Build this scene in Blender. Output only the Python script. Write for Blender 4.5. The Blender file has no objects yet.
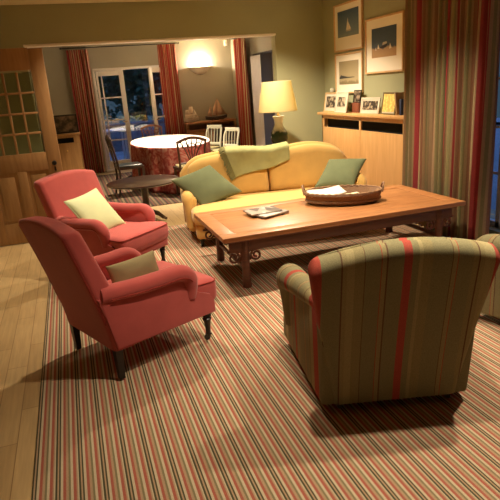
import bpy, bmesh, math, random
from mathutils import Vector, Matrix, noise
random.seed(7)
C = bpy.context.scene.collection
PI = math.pi

# ------------------------------------------------------------------ materials
MATS = {}
def new_mat(name):
    m = bpy.data.materials.new(name); m.use_nodes = True
    nt = m.node_tree; nt.nodes.clear()
    out = nt.nodes.new('ShaderNodeOutputMaterial')
    b = nt.nodes.new('ShaderNodeBsdfPrincipled')
    nt.links.new(b.outputs[0], out.inputs[0])
    MATS[name] = m
    return m, nt, b
def nd(nt, typ, **kw):
    n = nt.nodes.new(typ)
    for k, v in kw.items(): setattr(n, k, v)
    return n
def ramp(nt, stops, const=False):
    r = nd(nt, 'ShaderNodeValToRGB'); cr = r.color_ramp
    cr.interpolation = 'CONSTANT' if const else 'LINEAR'
    while len(cr.elements) > 1: cr.elements.remove(cr.elements[-1])
    cr.elements[0].position = stops[0][0]; cr.elements[0].color = (*stops[0][1], 1)
    for p, c in stops[1:]:
        e = cr.elements.new(p); e.color = (*c, 1)
    return r
def bump(nt, b, scale, strength, src=None, dist=.01):
    bp = nd(nt, 'ShaderNodeBump'); bp.inputs['Strength'].default_value = strength
    bp.inputs['Distance'].default_value = dist
    if src is None:
        tc = nd(nt, 'ShaderNodeTexCoord'); n = nd(nt, 'ShaderNodeTexNoise')
        n.inputs['Scale'].default_value = scale; n.inputs['Detail'].default_value = 3
        nt.links.new(tc.outputs['Object'], n.inputs['Vector']); src = n.outputs['Fac']
    nt.links.new(src, bp.inputs['Height']); nt.links.new(bp.outputs[0], b.inputs['Normal'])
def plain(name, col, rough=.6, metal=0, var=.0, vscale=6, bscale=0, bstr=.2, spec=.5, sheen=0, coat=0):
    m, nt, b = new_mat(name)
    b.inputs['Base Color'].default_value = (*col, 1)
    b.inputs['Roughness'].default_value = rough; b.inputs['Metallic'].default_value = metal
    b.inputs['Specular IOR Level'].default_value = spec
    b.inputs['Sheen Weight'].default_value = sheen
    b.inputs['Coat Weight'].default_value = coat
    if var:
        tc = nd(nt, 'ShaderNodeTexCoord'); n = nd(nt, 'ShaderNodeTexNoise')
        n.inputs['Scale'].default_value = vscale; n.inputs['Detail'].default_value = 4
        r = ramp(nt, [(.3, tuple(c*(1-var) for c in col)), (.7, tuple(min(1, c*(1+var)) for c in col))])
        nt.links.new(tc.outputs['Object'], n.inputs['Vector']); nt.links.new(n.outputs['Fac'], r.inputs[0])
        nt.links.new(r.outputs[0], b.inputs['Base Color'])
    if bscale: bump(nt, b, bscale, bstr)
    return m
def wood(name, c1, c2, axis=(1, 12, 12), rough=.4, coat=0, scale=3):
    m, nt, b = new_mat(name)
    tc = nd(nt, 'ShaderNodeTexCoord'); mp = nd(nt, 'ShaderNodeMapping')
    mp.inputs['Scale'].default_value = axis
    n = nd(nt, 'ShaderNodeTexNoise'); n.inputs['Scale'].default_value = scale
    n.inputs['Detail'].default_value = 6; n.inputs['Distortion'].default_value = .6
    r = ramp(nt, [(.3, c1), (.7, c2)])
    nt.links.new(tc.outputs['Object'], mp.inputs[0]); nt.links.new(mp.outputs[0], n.inputs['Vector'])
    nt.links.new(n.outputs['Fac'], r.inputs[0]); nt.links.new(r.outputs[0], b.inputs['Base Color'])
    b.inputs['Roughness'].default_value = rough; b.inputs['Coat Weight'].default_value = coat
    b.inputs['Coat Roughness'].default_value = .25
    return m
def stripes(name, stops, period, axis='X', coord='Object', rough=.9, offset=0, weave=350, centre=False, wob=0):
    m, nt, b = new_mat(name)
    tc = nd(nt, 'ShaderNodeTexCoord'); sp = nd(nt, 'ShaderNodeSeparateXYZ')
    nt.links.new(tc.outputs[coord], sp.inputs[0])
    v = sp.outputs[axis]
    a = nd(nt, 'ShaderNodeMath', operation='MULTIPLY_ADD')
    a.inputs[1].default_value = 1/period; a.inputs[2].default_value = offset
    nt.links.new(v, a.inputs[0])
    f = nd(nt, 'ShaderNodeMath', operation='FRACT'); nt.links.new(a.outputs[0], f.inputs[0])
    r = ramp(nt, stops, True); nt.links.new(f.outputs[0], r.inputs[0])
    col = r.outputs[0]
    n = nd(nt, 'ShaderNodeTexNoise'); n.inputs['Scale'].default_value = weave; n.inputs['Detail'].default_value = 2
    nt.links.new(tc.outputs['Object'], n.inputs['Vector'])
    mx = nd(nt, 'ShaderNodeMix', data_type='RGBA', blend_type='MULTIPLY')
    mx.inputs['Factor'].default_value = .5
    rr = ramp(nt, [(.35, (.45, .45, .45)), (.65, (1, 1, 1))]); nt.links.new(n.outputs['Fac'], rr.inputs[0])
    nt.links.new(col, mx.inputs['A']); nt.links.new(rr.outputs[0], mx.inputs['B'])
    nt.links.new(mx.outputs['Result'], b.inputs['Base Color'])
    b.inputs['Roughness'].default_value = rough; b.inputs['Specular IOR Level'].default_value = .15
    bump(nt, b, weave, .3, n.outputs['Fac'], .002)
    return m
def emit(name, col, strength, base=None):
    m, nt, b = new_mat(name)
    b.inputs['Base Color'].default_value = (*(base or col), 1)
    b.inputs['Emission Color'].default_value = (*col, 1); b.inputs['Emission Strength'].default_value = strength
    return m
def glass(name, tint=(.9, .95, .95), gl=.1):
    m = bpy.data.materials.new(name); m.use_nodes = True; nt = m.node_tree; nt.nodes.clear()
    out = nd(nt, 'ShaderNodeOutputMaterial'); t = nd(nt, 'ShaderNodeBsdfTransparent'); g = nd(nt, 'ShaderNodeBsdfGlossy')
    t.inputs[0].default_value = (*tint, 1); g.inputs['Roughness'].default_value = .02
    mx = nd(nt, 'ShaderNodeMixShader'); mx.inputs[0].default_value = gl
    nt.links.new(t.outputs[0], mx.inputs[1]); nt.links.new(g.outputs[0], mx.inputs[2]); nt.links.new(mx.outputs[0], out.inputs[0])
    MATS[name] = m; return m

WALL = plain('olive_wall_paint', (.345, .34, .195), .85, var=.04, vscale=2, bscale=60, bstr=.05)
WALLD = plain('taupe_wall_paint', (.37, .33, .245), .85, var=.04, vscale=2, bscale=60, bstr=.05)
CEIL = plain('cream_ceiling_paint', (.78, .68, .46), .9)
TRIMW = plain('cream_trim_paint', (.86, .78, .68), .5)
WHITE = plain('white_window_paint', (.80, .74, .66), .45)
RED = plain('coral_upholstery', (.47, .085, .075), .8, var=.06, vscale=9, bscale=500, bstr=.12, spec=.2, sheen=.25)
REDP = plain('coral_piping', (.30, .04, .03), .8, spec=.2)
DARKLEG = plain('ebonised_wood', (.012, .008, .006), .35)
BRASS = plain('brass', (.55, .36, .12), .35, 1)
YELLOW = plain('yellow_upholstery', (.62, .385, .115), .85, var=.05, vscale=8, bscale=450, bstr=.12, spec=.2, sheen=.2)
GREENC = plain('sage_green_cotton', (.135, .155, .08), .9, var=.08, vscale=7, bscale=300, bstr=.15, spec=.15)
PALEGREEN = plain('pale_green_silk', (.62, .66, .36), .55, var=.06, vscale=5, bscale=25, bstr=.12, spec=.35)
BEIGEC = plain('olive_beige_linen', (.30, .25, .13), .9, var=.06, bscale=300, bstr=.15, spec=.15)
THROWM = plain('pale_green_wool_throw', (.38, .38, .17), .95, var=.1, vscale=10, bscale=180, bstr=.4, spec=.1)
TABLEW = wood('chestnut_elm', (.30, .115, .035), (.42, .18, .06), (1.2, 10, 10), .42, .06)
TABLED = wood('chestnut_shaded', (.075, .022, .010), (.13, .04, .016), (1.2, 10, 10), .45, 0)  # table wood darkened: shade on legs, apron and brackets put into the colour
BEECH = wood('honey_beech', (.60, .33, .12), (.70, .41, .17), (7, 7, .8), .4)
PINE = wood('waxed_pine', (.27, .14, .05), (.36, .195, .075), (9, 9, .9), .45)
DARKW = wood('dark_mahogany', (.020, .010, .008), (.042, .018, .012), (3, 9, 9), .3, .3)
MIDW = wood('warm_chair_wood', (.35, .14, .05), (.45, .20, .08), (3, 9, 9), .4)
WHITEP = plain('chalky_white_paint', (.52, .50, .38), .6)
BLACKL = plain('black_leather', (.012, .014, .012), .3)
DARKGAP = plain('dark_recess_shade', (.010, .008, .006), .95)  # near-black colour standing in for shade inside the cabinet slots
WICK_BASE = (.20, .095, .035)
def wicker(name, c1, c2, s=90):
    m, nt, b = new_mat(name)
    tc = nd(nt, 'ShaderNodeTexCoord'); w = nd(nt, 'ShaderNodeTexWave', bands_direction='Z'); w.inputs['Scale'].default_value = s*.35
    w.inputs['Distortion'].default_value = 3; w.inputs['Detail'].default_value = 2; w.inputs['Detail Scale'].default_value = 6
    r = ramp(nt, [(.2, c1), (.8, c2)])
    nt.links.new(tc.outputs['Object'], w.inputs['Vector']); nt.links.new(w.outputs['Fac'], r.inputs[0]); nt.links.new(r.outputs[0], b.inputs['Base Color'])
    b.inputs['Roughness'].default_value = .6; bump(nt, b, 0, .6, w.outputs['Fac'], .006)
    return m
WICKER = wicker('brown_wicker', (.13, .06, .025), (.36, .19, .085))
PAPER = plain('white_paper', (.62, .58, .52), .8)
CREAMP = plain('cream_paper', (.75, .62, .40), .8)
PHOTO_D = plain('dark_photo_print', (.05, .038, .03), .4, var=.8, vscale=45)
GILT = plain('gilt_frame', (.45, .30, .10), .4, .5)
FRAMEW = wood('limed_frame_wood', (.58, .36, .17), (.68, .44, .22), (8, 8, 8), .45)
MATB = plain('cream_mount_board', (.88, .81, .67), .9)
GLASS = glass('window_glass')
LEADGL = glass('door_glass', (.75, .8, .72), .12)

# rug
DK, CR, RD, TN, GR = (.085, .075, .04), (.56, .46, .31), (.40, .12, .08), (.43, .29, .175), (.23, .19, .10)
RUG = stripes('striped_rug_wool', [(0, DK), (.085, TN), (.15, DK), (.22, CR), (.33, RD), (.45, TN), (.56, GR), (.65, CR), (.76, RD), (.89, TN), (.95, CR)], .098, 'X', weave=260)
RUG2 = stripes('dining_rug_wool', [(0, (.05, .035, .025)), (.3, (.14, .055, .04)), (.5, (.07, .05, .03)), (.7, (.17, .115, .07))], .11, 'X', weave=200)
# striped chair cloth
OL, PY, TA, BR_, RS = (.27, .24, .13), (.39, .325, .165), (.34, .28, .14), (.16, .09, .055), (.44, .085, .06)
MO = (.31, .26, .13)
CST = [(0, RS), (.045, PY), (.10, TA), (.125, BR_), (.131, MO), (.16, OL), (.235, RS), (.241, TA), (.262, BR_), (.267, OL), (.37, MO), (.42, PY), (.44, OL), (.475, RS), (.517, OL), (.60, BR_), (.606, TA), (.63, RS), (.636, OL), (.715, BR_), (.72, MO), (.77, PY), (.81, TA), (.835, BR_), (.841, OL), (.945, RS)]
CHSTR = stripes('striped_armchair_cloth', CST, .84, 'Y', offset=.5, weave=300)
CHSTRX = stripes('striped_armchair_cloth_sides', CST, .80, 'X', offset=.42, weave=300)
CUST = [(0, (0.297, 0.047, 0.046)), (.12, (0.216, 0.128, 0.068)), (.145, (0.351, 0.243, 0.135)), (.17, (0.257, 0.162, 0.081)), (.22, (0.203, 0.176, 0.081)), (.29, (0.338, 0.243, 0.135)), (.32, (0.297, 0.054, 0.051)), (.42, (0.351, 0.257, 0.149)), (.45, (0.216, 0.162, 0.081)), (.50, (0.311, 0.216, 0.115)), (.54, (0.230, 0.135, 0.074)), (.60, (0.351, 0.243, 0.135)), (.65, (0.284, 0.041, 0.043)), (.79, (0.324, 0.216, 0.121)), (.84, (0.203, 0.176, 0.081)), (.90, (0.324, 0.230, 0.128)), (.94, (0.243, 0.121, 0.068))]
CURT = stripes('striped_curtain_silk', CUST, .62, 'X', 'UV', .75, weave=200)
DCST = [(0, (.42, .05, .04)), (.14, (.62, .42, .24)), (.22, (.45, .07, .05)), (.38, (.50, .30, .16)), (.45, (.40, .045, .04)), (.62, (.60, .34, .22)), (.70, (.46, .07, .055)), (.88, (.62, .48, .28))]
DCURT = stripes('red_striped_curtain', DCST, .30, 'X', 'UV', .8, weave=200)
DCURT2 = stripes('gold_red_curtain', [(0, (.36, .06, .055)), (.28, (.58, .44, .27)), (.4, (.44, .085, .07)), (.62, (.55, .38, .22)), (.70, (.40, .06, .055)), (.88, (.60, .47, .30))], .30, 'X', 'UV', .8, weave=200)
SHEERM = plain('pale_curtain_lining', (.86, .82, .88), .9, bscale=100, bstr=.1)

def floor_mat():
    m, nt, b = new_mat('maple_planks')
    tc = nd(nt, 'ShaderNodeTexCoord'); mp = nd(nt, 'ShaderNodeMapping'); mp.inputs['Rotation'].default_value = (0, 0, PI/2)
    br = nd(nt, 'ShaderNodeTexBrick'); br.offset = .37; br.inputs['Scale'].default_value = 1
    br.inputs['Brick Width'].default_value = .85; br.inputs['Row Height'].default_value = .12
    br.inputs['Mortar Size'].default_value = .0025; br.inputs['Mortar Smooth'].default_value = .3
    br.inputs['Color1'].default_value = (.52, .36, .17, 1); br.inputs['Color2'].default_value = (.45, .30, .135, 1)
    br.inputs['Mortar'].default_value = (.26, .15, .06, 1); br.inputs['Bias'].default_value = 0
    nt.links.new(tc.outputs['Object'], mp.inputs[0]); nt.links.new(mp.outputs[0], br.inputs['Vector'])
    mp2 = nd(nt, 'ShaderNodeMapping'); mp2.inputs['Scale'].default_value = (18, 1.2, 1)
    n = nd(nt, 'ShaderNodeTexNoise'); n.inputs['Scale'].default_value = 3; n.inputs['Detail'].default_value = 5
    nt.links.new(tc.outputs['Object'], mp2.inputs[0]); nt.links.new(mp2.outputs[0], n.inputs['Vector'])
    r = ramp(nt, [(.3, (.82, .82, .82)), (.7, (1.05, 1.05, 1.05))]); nt.links.new(n.outputs['Fac'], r.inputs[0])
    mx = nd(nt, 'ShaderNodeMix', data_type='RGBA', blend_type='MULTIPLY'); mx.inputs['Factor'].default_value = 1
    nt.links.new(br.outputs['Color'], mx.inputs['A']); nt.links.new(r.outputs[0], mx.inputs['B'])
    nt.links.new(mx.outputs['Result'], b.inputs['Base Color']); b.inputs['Roughness'].default_value = .42
    return m
FLOORM = floor_mat()
def damask():
    m, nt, b = new_mat('red_damask')
    tc = nd(nt, 'ShaderNodeTexCoord'); v = nd(nt, 'ShaderNodeTexNoise'); v.inputs['Scale'].default_value = 9; v.inputs['Detail'].default_value = 3
    v.inputs['Distortion'].default_value = 1.5
    r = ramp(nt, [(.40, (.24, .04, .035)), (.5, (.34, .08, .06)), (.66, (.40, .20, .15))])
    nt.links.new(tc.outputs['Object'], v.inputs['Vector']); nt.links.new(v.outputs['Fac'], r.inputs[0]); nt.links.new(r.outputs[0], b.inputs['Base Color'])
    b.inputs['Roughness'].default_value = .85; b.inputs['Specular IOR Level'].default_value = .2
    return m
DAMASK = damask()

# ------------------------------------------------------------------ mesh builder
class MB:
    def __init__(s): s.bm = bmesh.new(); s.uv = None
    def _xf(s, vs, M):
        if M is not None:
            for v in vs: v.co = M @ v.co
    def box(s, c, d, bev=0, seg=2, rot=None, M=None):
        r = bmesh.ops.create_cube(s.bm, size=1)
        vs = r['verts']
        for v in vs: v.co = Vector((v.co.x*d[0], v.co.y*d[1], v.co.z*d[2]))
        if bev:
            es = list({e for v in vs for e in v.link_edges})
            q = bmesh.ops.bevel(s.bm, geom=es, offset=min(bev, .49*min(d)), segments=seg, profile=.5, affect='EDGES')
            vs = list({v for f in q['faces'] for v in f.verts} | {v for v in vs if v.is_valid})
        T = Matrix.Translation(c)
        if rot is not None: T = T @ rot
        s._xf(vs, T); s._xf(vs, M); return s
    def loft(s, rings, cap=True, closed=True, M=None):
        rows = [[s.bm.verts.new(M @ Vector(p) if M is not None else p) for p in r] for r in rings]
        n = len(rows[0])
        for a, b in zip(rows, rows[1:]):
            for i in range(n if closed else n-1):
                j = (i+1) % n
                try: s.bm.faces.new((a[i], a[j], b[j], b[i]))
                except ValueError: pass
        if cap:
            for r in (rows[0][::-1], rows[-1]):
                try: s.bm.faces.new(r)
                except ValueError: pass
        return s
    def lathe(s, prof, c=(0, 0, 0), seg=24, M=None, sx=1, sy=1):
        rings = [[(c[0]+r*sx*math.cos(2*PI*k/seg), c[1]+r*sy*math.sin(2*PI*k/seg), c[2]+z) for k in range(seg)] for r, z in prof]
        return s.loft(rings, True, True, M)
    def tube(s, pts, r, seg=10, M=None, closed=False, sq=(1, 1)):
        pts = [Vector(p) for p in pts]; n = len(pts); rings = []
        up = None
        for i, p in enumerate(pts):
            a = pts[i-1] if (i or closed) else p; b = pts[(i+1) % n] if (i < n-1 or closed) else p
            t = (b-a).normalized()
            if up is None:
                up = Vector((0, 0, 1)) if abs(t.z) < .9 else Vector((0, 1, 0))
            u = (up - t*up.dot(t)).normalized(); w = t.cross(u); up = u
            rr = r[i] if isinstance(r, (list, tuple)) else r
            rings.append([p + (u*math.cos(2*PI*k/seg)*sq[0] + w*math.sin(2*PI*k/seg)*sq[1])*rr for k in range(seg)])
        if closed: rings.append(rings[0])
        return s.loft(rings, not closed, True, M)
    def prism(s, outline, t, plane='xz', c=(0, 0, 0), bev=0, seg=2, M=None):
        def P(a, b, d):
            return {'xz': (a, d, b), 'yz': (d, a, b), 'xy': (a, b, d)}[plane]
        n = len(outline)
        A = [s.bm.verts.new(Vector(P(a, b, -t/2))+Vector(c)) for a, b in outline]
        B = [s.bm.verts.new(Vector(P(a, b, t/2))+Vector(c)) for a, b in outline]
        fs = [s.bm.faces.new(A[::-1]), s.bm.faces.new(B)]
        for i in range(n): fs.append(s.bm.faces.new((A[i], A[(i+1) % n], B[(i+1) % n], B[i])))
        vs = A+B
        if bev:
            es = list({e for f in fs[:2] for e in f.edges})
            q = bmesh.ops.bevel(s.bm, geom=es, offset=bev, segments=seg, profile=.5, affect='EDGES')
            vs = list({v for f in q['faces'] for v in f.verts} | {v for v in vs if v.is_valid})
        s._xf(vs, M); return s
    def grid(s, fn, nu, nv, M=None, uvf=None):
        vs = [[s.bm.verts.new(M @ Vector(fn(i/nu, j/nv)) if M is not None else fn(i/nu, j/nv)) for j in range(nv+1)] for i in range(nu+1)]
        lay = s.bm.loops.layers.uv.verify() if uvf else None
        for i in range(nu):
            for j in range(nv):
                f = s.bm.faces.new((vs[i][j], vs[i+1][j], vs[i+1][j+1], vs[i][j+1]))
                if uvf:
                    for l, (a, b) in zip(f.loops, ((i, j), (i+1, j), (i+1, j+1), (i, j+1))): l[lay].uv = uvf(a/nu, b/nv)
        return s
    def pillow(s, w, h, t, M=None, n=16, conc=.07):
        def side(sg):
            def f(a, b):
                u = math.sin((a-.5)*PI); v = math.sin((b-.5)*PI)
                k = ((1-u*u)*(1-v*v))**.38
                wr = 1+.05*noise.noise(Vector((u*2.2, v*2.2, sg*3+w)))
                return (w/2*u*(1-conc*(1-v*v)), h/2*v*(1-conc*(1-u*u)), sg*t/2*k*wr)
            return f
        s.grid(side(1), n, n, M); s.grid(side(-1), n, n, M)
        bmesh.ops.remove_doubles(s.bm, verts=s.bm.verts, dist=1e-5); return s
    def build(s, name, mat, parent=None, sharp=40, solid=0, sub=0, **kw):
        bmesh.ops.recalc_face_normals(s.bm, faces=s.bm.faces)
        me = bpy.data.meshes.new(name); s.bm.to_mesh(me); s.bm.free()
        for p in me.polygons: p.use_smooth = True
        me.set_sharp_from_angle(angle=math.radians(sharp))
        if mat: me.materials.append(mat)
        o = bpy.data.objects.new(name, me); C.objects.link(o)
        if parent: o.parent = parent
        if solid:
            md = o.modifiers.new('thick', 'SOLIDIFY'); md.thickness = solid; md.offset = 0
        if sub:
            md = o.modifiers.new('sub', 'SUBSURF'); md.levels = sub; md.render_levels = sub
        for k, v in kw.items(): o[k] = v
        return o
def thing(name, label, cat, loc=(0, 0, 0), rz=0, group=None, kind=None):
    o = bpy.data.objects.new(name, None); C.objects.link(o); o.empty_display_size = .1
    o.location = loc; o.rotation_euler = (0, 0, rz)
    if kind: o['kind'] = kind
    if label: o['label'] = label
    if cat: o['category'] = cat
    if group: o['group'] = group
    return o
def tag(o, label, cat, group=None):
    o['label'] = label; o['category'] = cat
    if group: o['group'] = group
    return o
def struct(name, mb, m, sharp=40, label=None):
    o = mb.build(name, m, None, sharp); o['kind'] = 'structure'
    if label: o['label'] = label
    return o
def rot(ax, deg): return Matrix.Rotation(math.radians(deg), 4, ax)
def bez(a, b, c, d, n=10):
    r = []
    for i in range(n+1):
        t = i/n; r.append(tuple((1-t)**3*p+3*t*(1-t)**2*q+3*t*t*(1-t)*s+t**3*u for p, q, s, u in zip(a, b, c, d)))
    return r
def smooth_path(pts, n=6):
    P = [Vector(p) for p in pts]; out = []
    for i in range(len(P)-1):
        p0 = P[max(i-1, 0)]; p1 = P[i]; p2 = P[i+1]; p3 = P[min(i+2, len(P)-1)]
        for k in range(n):
            t = k/n
            out.append(.5*((2*p1)+(p2-p0)*t+(2*p0-5*p1+4*p2-p3)*t*t+(3*p1-p0-3*p2+p3)*t**3))
    out.append(P[-1]); return out

# ------------------------------------------------------------------ room shell
XR, YP, YF, ZC = 3.83, 7.87, 12.40, 2.77      # right wall, partition, far wall, ceiling
XL, YB = -1.04, -1.9
struct('floor', MB().box((1.5, 5.2, -.05), (6.2, 15.0, .1)), FLOORM)
struct('ceiling', MB().box((1.5, 5.2, ZC+.05), (6.2, 15.0, .1)), CEIL)
def wall_with_hole(name, axis, pos, t, lo, hi, holes, m=WALL, ztop=ZC):
    # axis 'x': wall plane at x=pos spanning y lo..hi ; 'y': plane at y=pos spanning x lo..hi
    mb = MB(); cur = lo
    def blk(a, b, z0, z1):
        if b-a < 1e-4 or z1-z0 < 1e-4: return
        c = ((a+b)/2, (z0+z1)/2)
        if axis == 'x': mb.box((pos+t/2, c[0], c[1]), (abs(t), b-a, z1-z0))
        else: mb.box((c[0], pos+t/2, c[1]), (b-a, abs(t), z1-z0))
    for a, b, z0, z1 in holes:
        blk(cur, a, 0, ztop); blk(a, b, 0, z0); blk(a, b, z1, ztop); cur = b
    blk(cur, hi, 0, ztop)
    return struct(name, mb, m)
wall_with_hole('wall_right', 'x', XR, .25, YB, YP, [(2.2, 5.3, .06, 2.45)])
wall_with_hole('wall_partition', 'y', YP, .16, XL, XR, [(-.37, 3.06, 0, 2.30)])
wall_with_hole('wall_far', 'y', YF, .25, XL, 3.74, [(.66, 2.24, 0.0, 2.17)], WALLD)
wall_with_hole('wall_left', 'x', XL, -.2, YB, YF+.25, [])
wall_with_hole('wall_back', 'y', YB, -.2, XL-.2, XR+.25, [])
wall_with_hole('wall_dining_right', 'x', 3.74, .5, YP+.16, YF+.25, [(9.25, 10.88, 0, 2.2)], WALLD)
struct('trim_beam', MB().box((1.345, YP+.08, 2.288), (3.45, .18, .028), .004), TRIMW).name = 'trim_1'
struct('baseboard_partition', MB().box((3.45, YP-.009, .07), (.74, .018, .14), .004), TRIMW)
struct('baseboard_right', MB().box((XR-.009, 7.7, .07), (.018, .3, .14), .004), TRIMW)
struct('baseboard_far', MB().box((.1, YF-.009, .07), (1.0, .018, .14), .004).box((3.0, YF-.009, .07), (1.4, .018, .14), .004), TRIMW)
struct('baseboard_left', MB().box((XL+.009, 5.0, .07), (.018, 13, .14), .004), TRIMW)

# right-hand glazed doors behind the curtains
w1 = thing('window_1', None, None, (XR+.12, 0, 0), 0, kind='structure')
mb = MB()
for y in (2.23, 3.26, 4.24, 5.27): mb.box((0, y, 1.255), (.06, .06, 2.39), .005)
for z in (.09, 2.42): mb.box((0, 3.75, z), (.06, 3.1, .06), .005)
mb.build('window_frame', WHITE, w1)
mb = MB()
for y in (2.57, 2.91, 3.6, 3.92, 4.58, 4.92): mb.box((0, y, 1.255), (.025, .025, 2.33))
for z in (.6, 1.05, 1.5, 1.95): mb.box((0, 3.75, z), (.025, 3.0, .025))
mb.build('glazing_bars', WHITE, w1)
MB().box((.0, 3.75, 1.255), (.006, 3.04, 2.33)).build('glass_pane', GLASS, w1)
# dining room deep window
w2 = thing('window_2', None, None, (4.16, 0, 0), 0, kind='structure')
mb = MB()
for y in (9.28, 10.06, 10.85): mb.box((0, y, 1.1), (.06, .06, 2.18), .005)
for z in (.04, 2.17): mb.box((0, 10.065, z), (.06, 1.62, .06), .005)
mb.build('window_frame', WHITE, w2)
mb = MB()
for y in (9.55, 9.8, 10.32, 10.58): mb.box((0, y, 1.1), (.022, .022, 2.1))
for z in (.45, .88, 1.31, 1.74): mb.box((0, 10.065, z), (.022, 1.56, .022))
mb.build('glazing_bars', WHITE, w2)
MB().box((0, 10.065, 1.1), (.006, 1.58, 2.12)).build('glass_pane', GLASS, w2)

# French doors in the far wall
d1 = thing('door_1', None, None, (0, 0, 0), 0, kind='structure')
yd = YF+.06
mb = MB()
for x in (.685, 2.215): mb.box((x, yd, 1.085), (.05, .12, 2.17), .004)
mb.box((1.45, yd, 2.145), (1.58, .12, .05), .004); mb.box((1.45, yd, .02), (1.58, .14, .04), .004)
mb.build('door_frame', WHITE, d1)
def fleaf(M):
    w, hgt = .60, 2.07
    mb = MB()
    mb.box((.035, 0, hgt/2), (.045, .045, hgt), .004, M=M); mb.box((w-.06, 0, hgt/2), (.10, .045, hgt), .004, M=M)
    mb.box((.274, 0, hgt-.05), (.433, .043, .098), .002, M=M); mb.box((.274, 0, .09), (.433, .043, .178), .002, M=M)
    lf = mb.build('door_leaf', WHITE, d1)
    mb = MB(); mb.box((.125, 0, hgt/2+.04), (.028, .03, hgt-.26), .003, M=M)
    for z in (.62, 1.05, 1.52): mb.box((.27, 0, z), (.46, .03, .030), .003, M=M)
    mb.build('glazing_bars', WHITE, lf)
    MB().box((.27, 0, hgt/2+.04), (.46, .006, hgt-.26), M=M).build('glass_pane', GLASS, lf)
    MB().tube([(w-.06, -.03, 1.0), (w-.06, -.07, 1.0), (w-.16, -.07, 1.0)], .009, 8, M=M).build('door_handle', BRASS, lf)
fleaf(Matrix.Translation((.71, yd-.02, .045)))
fleaf(Matrix.Translation((2.19, yd-.05, .045)) @ rot('Z', 46) @ Matrix.Diagonal((-1, 1, 1, 1)))
MB().box((1.60, yd+.03, 1.06), (.6, .006, 2.06)).box((1.60, yd+.03, .08), (.6, .04, .1)).build('glass_pane', GLASS, d1)

# half-glazed pine door standing open on the left
d2 = thing('door_2', None, None, (-.14, 6.74, 0), 0, kind='structure')
d2['label'] = 'half-glazed pine door standing open at left'
W, H = .86, 2.15
mb = MB()
mb.box((-.075, 0, H/2+.01), (.15, .044, H), .004); mb.box((-W+.06, 0, H/2+.01), (.12, .044, H), .004)
rc, rw = (-.15-W+.12)/2, W-.27
mb.box((rc, 0, H-.105+.01), (rw, .044, .23), .002); mb.box((rc, 0, .94), (rw, .044, .20), .002); mb.box((rc, 0, .13), (rw, .044, .24), .002)
mb.box((rc, 0, .545), (.10, .042, .59), .002)
lf = mb.build('door_leaf', PINE, d2)
mb = MB()
for x0, x1 in ((-.15, rc+.05), (rc-.05, -.74)): mb.box(((x0+x1)/2, 0, .54), (abs(x1-x0)+.02, .016, .64)); mb.box(((x0+x1)/2, -.010, .54), (abs(x1-x0)-.08, .012, .5), .005)
mb.build('door_panel', PINE, lf)
mb = MB()
gx0, gx1 = -.165, -.74
for k in range(1, 4): mb.box((gx0+(gx1-gx0)*k/4, 0, 1.48), (.024, .034, .88), .004)
for k in range(1, 4): mb.box((-.45, 0, 1.04+.88*k/4), (.58, .034, .024), .004)
mb.build('glazing_bars', PINE, lf)
MB().box((-.45, .0, 1.48), (.58, .005, .88)).build('glass_pane', LEADGL, lf)
MB().lathe([(.0, 0), (.024, 0), (.024, .006), (.010, .01), (.010, .03), (.024, .04), (.028, .052), (.022, .064), (0, .068)], (0, 0, 0), 16, Matrix.Translation((-.075, -.022, .91)) @ rot('X', 90)).build('door_knob', DARKLEG, lf)
MB().box((-.075, -.025, .84), (.02, .006, .05), .002).build('keyhole_plate', DARKLEG, lf)

# ------------------------------------------------------------------ rugs
tag(MB().box((1.53, 2.70, .006), (3.84, 7.6, .012), .004).build('rug', RUG), 'long cream, red and olive striped rug under the armchairs and coffee table', 'rug')
tag(MB().box((1.60, 9.90, .005), (2.8, 4.0, .010), .003).build('rug', RUG2), 'dark red and brown striped rug under the dining table', 'rug')

# ------------------------------------------------------------------ armchairs
def rrect(hw, t, cx, z, arch=0, n=5, r=.035, hw0=None):
    # ring in xy-plane: half width hw along y, thickness t along x, centre cx ; z lifted by arch
    r = min(r or t*.45, t*.49, hw*.49); pts = []
    for (sx, sy, a0) in ((1, 1, 0), (-1, 1, 90), (-1, -1, 180), (1, -1, 270)):
        for k in range(n+1):
            a = math.radians(a0+90*k/n)
            pts.append((cx+sx*(t/2-r)+r*math.cos(a), sy*(hw-r)+r*math.sin(a)))
        # densify long side later
    out = []
    for i, p in enumerate(pts):
        q = pts[(i+1) % len(pts)]
        out.append(p)
        d = math.hypot(q[0]-p[0], q[1]-p[1])
        if d > .2:
            for k in range(1, 8): out.append((p[0]+(q[0]-p[0])*k/8, p[1]+(q[1]-p[1])*k/8))
    H = hw0 or hw
    return [(x, y, z+arch*(1-min(1, (y/H))**2)) for x, y in out]
def turned_leg(h, r, seg=14):
    return [(r*.55, 0), (r*.6, .01*h), (r*.62, .25*h), (r*.8, .55*h), (r*1.05, .70*h), (r*.7, .76*h), (r*1.1, .80*h), (r*1.0, .9*h), (r*1.1, h)]
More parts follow.
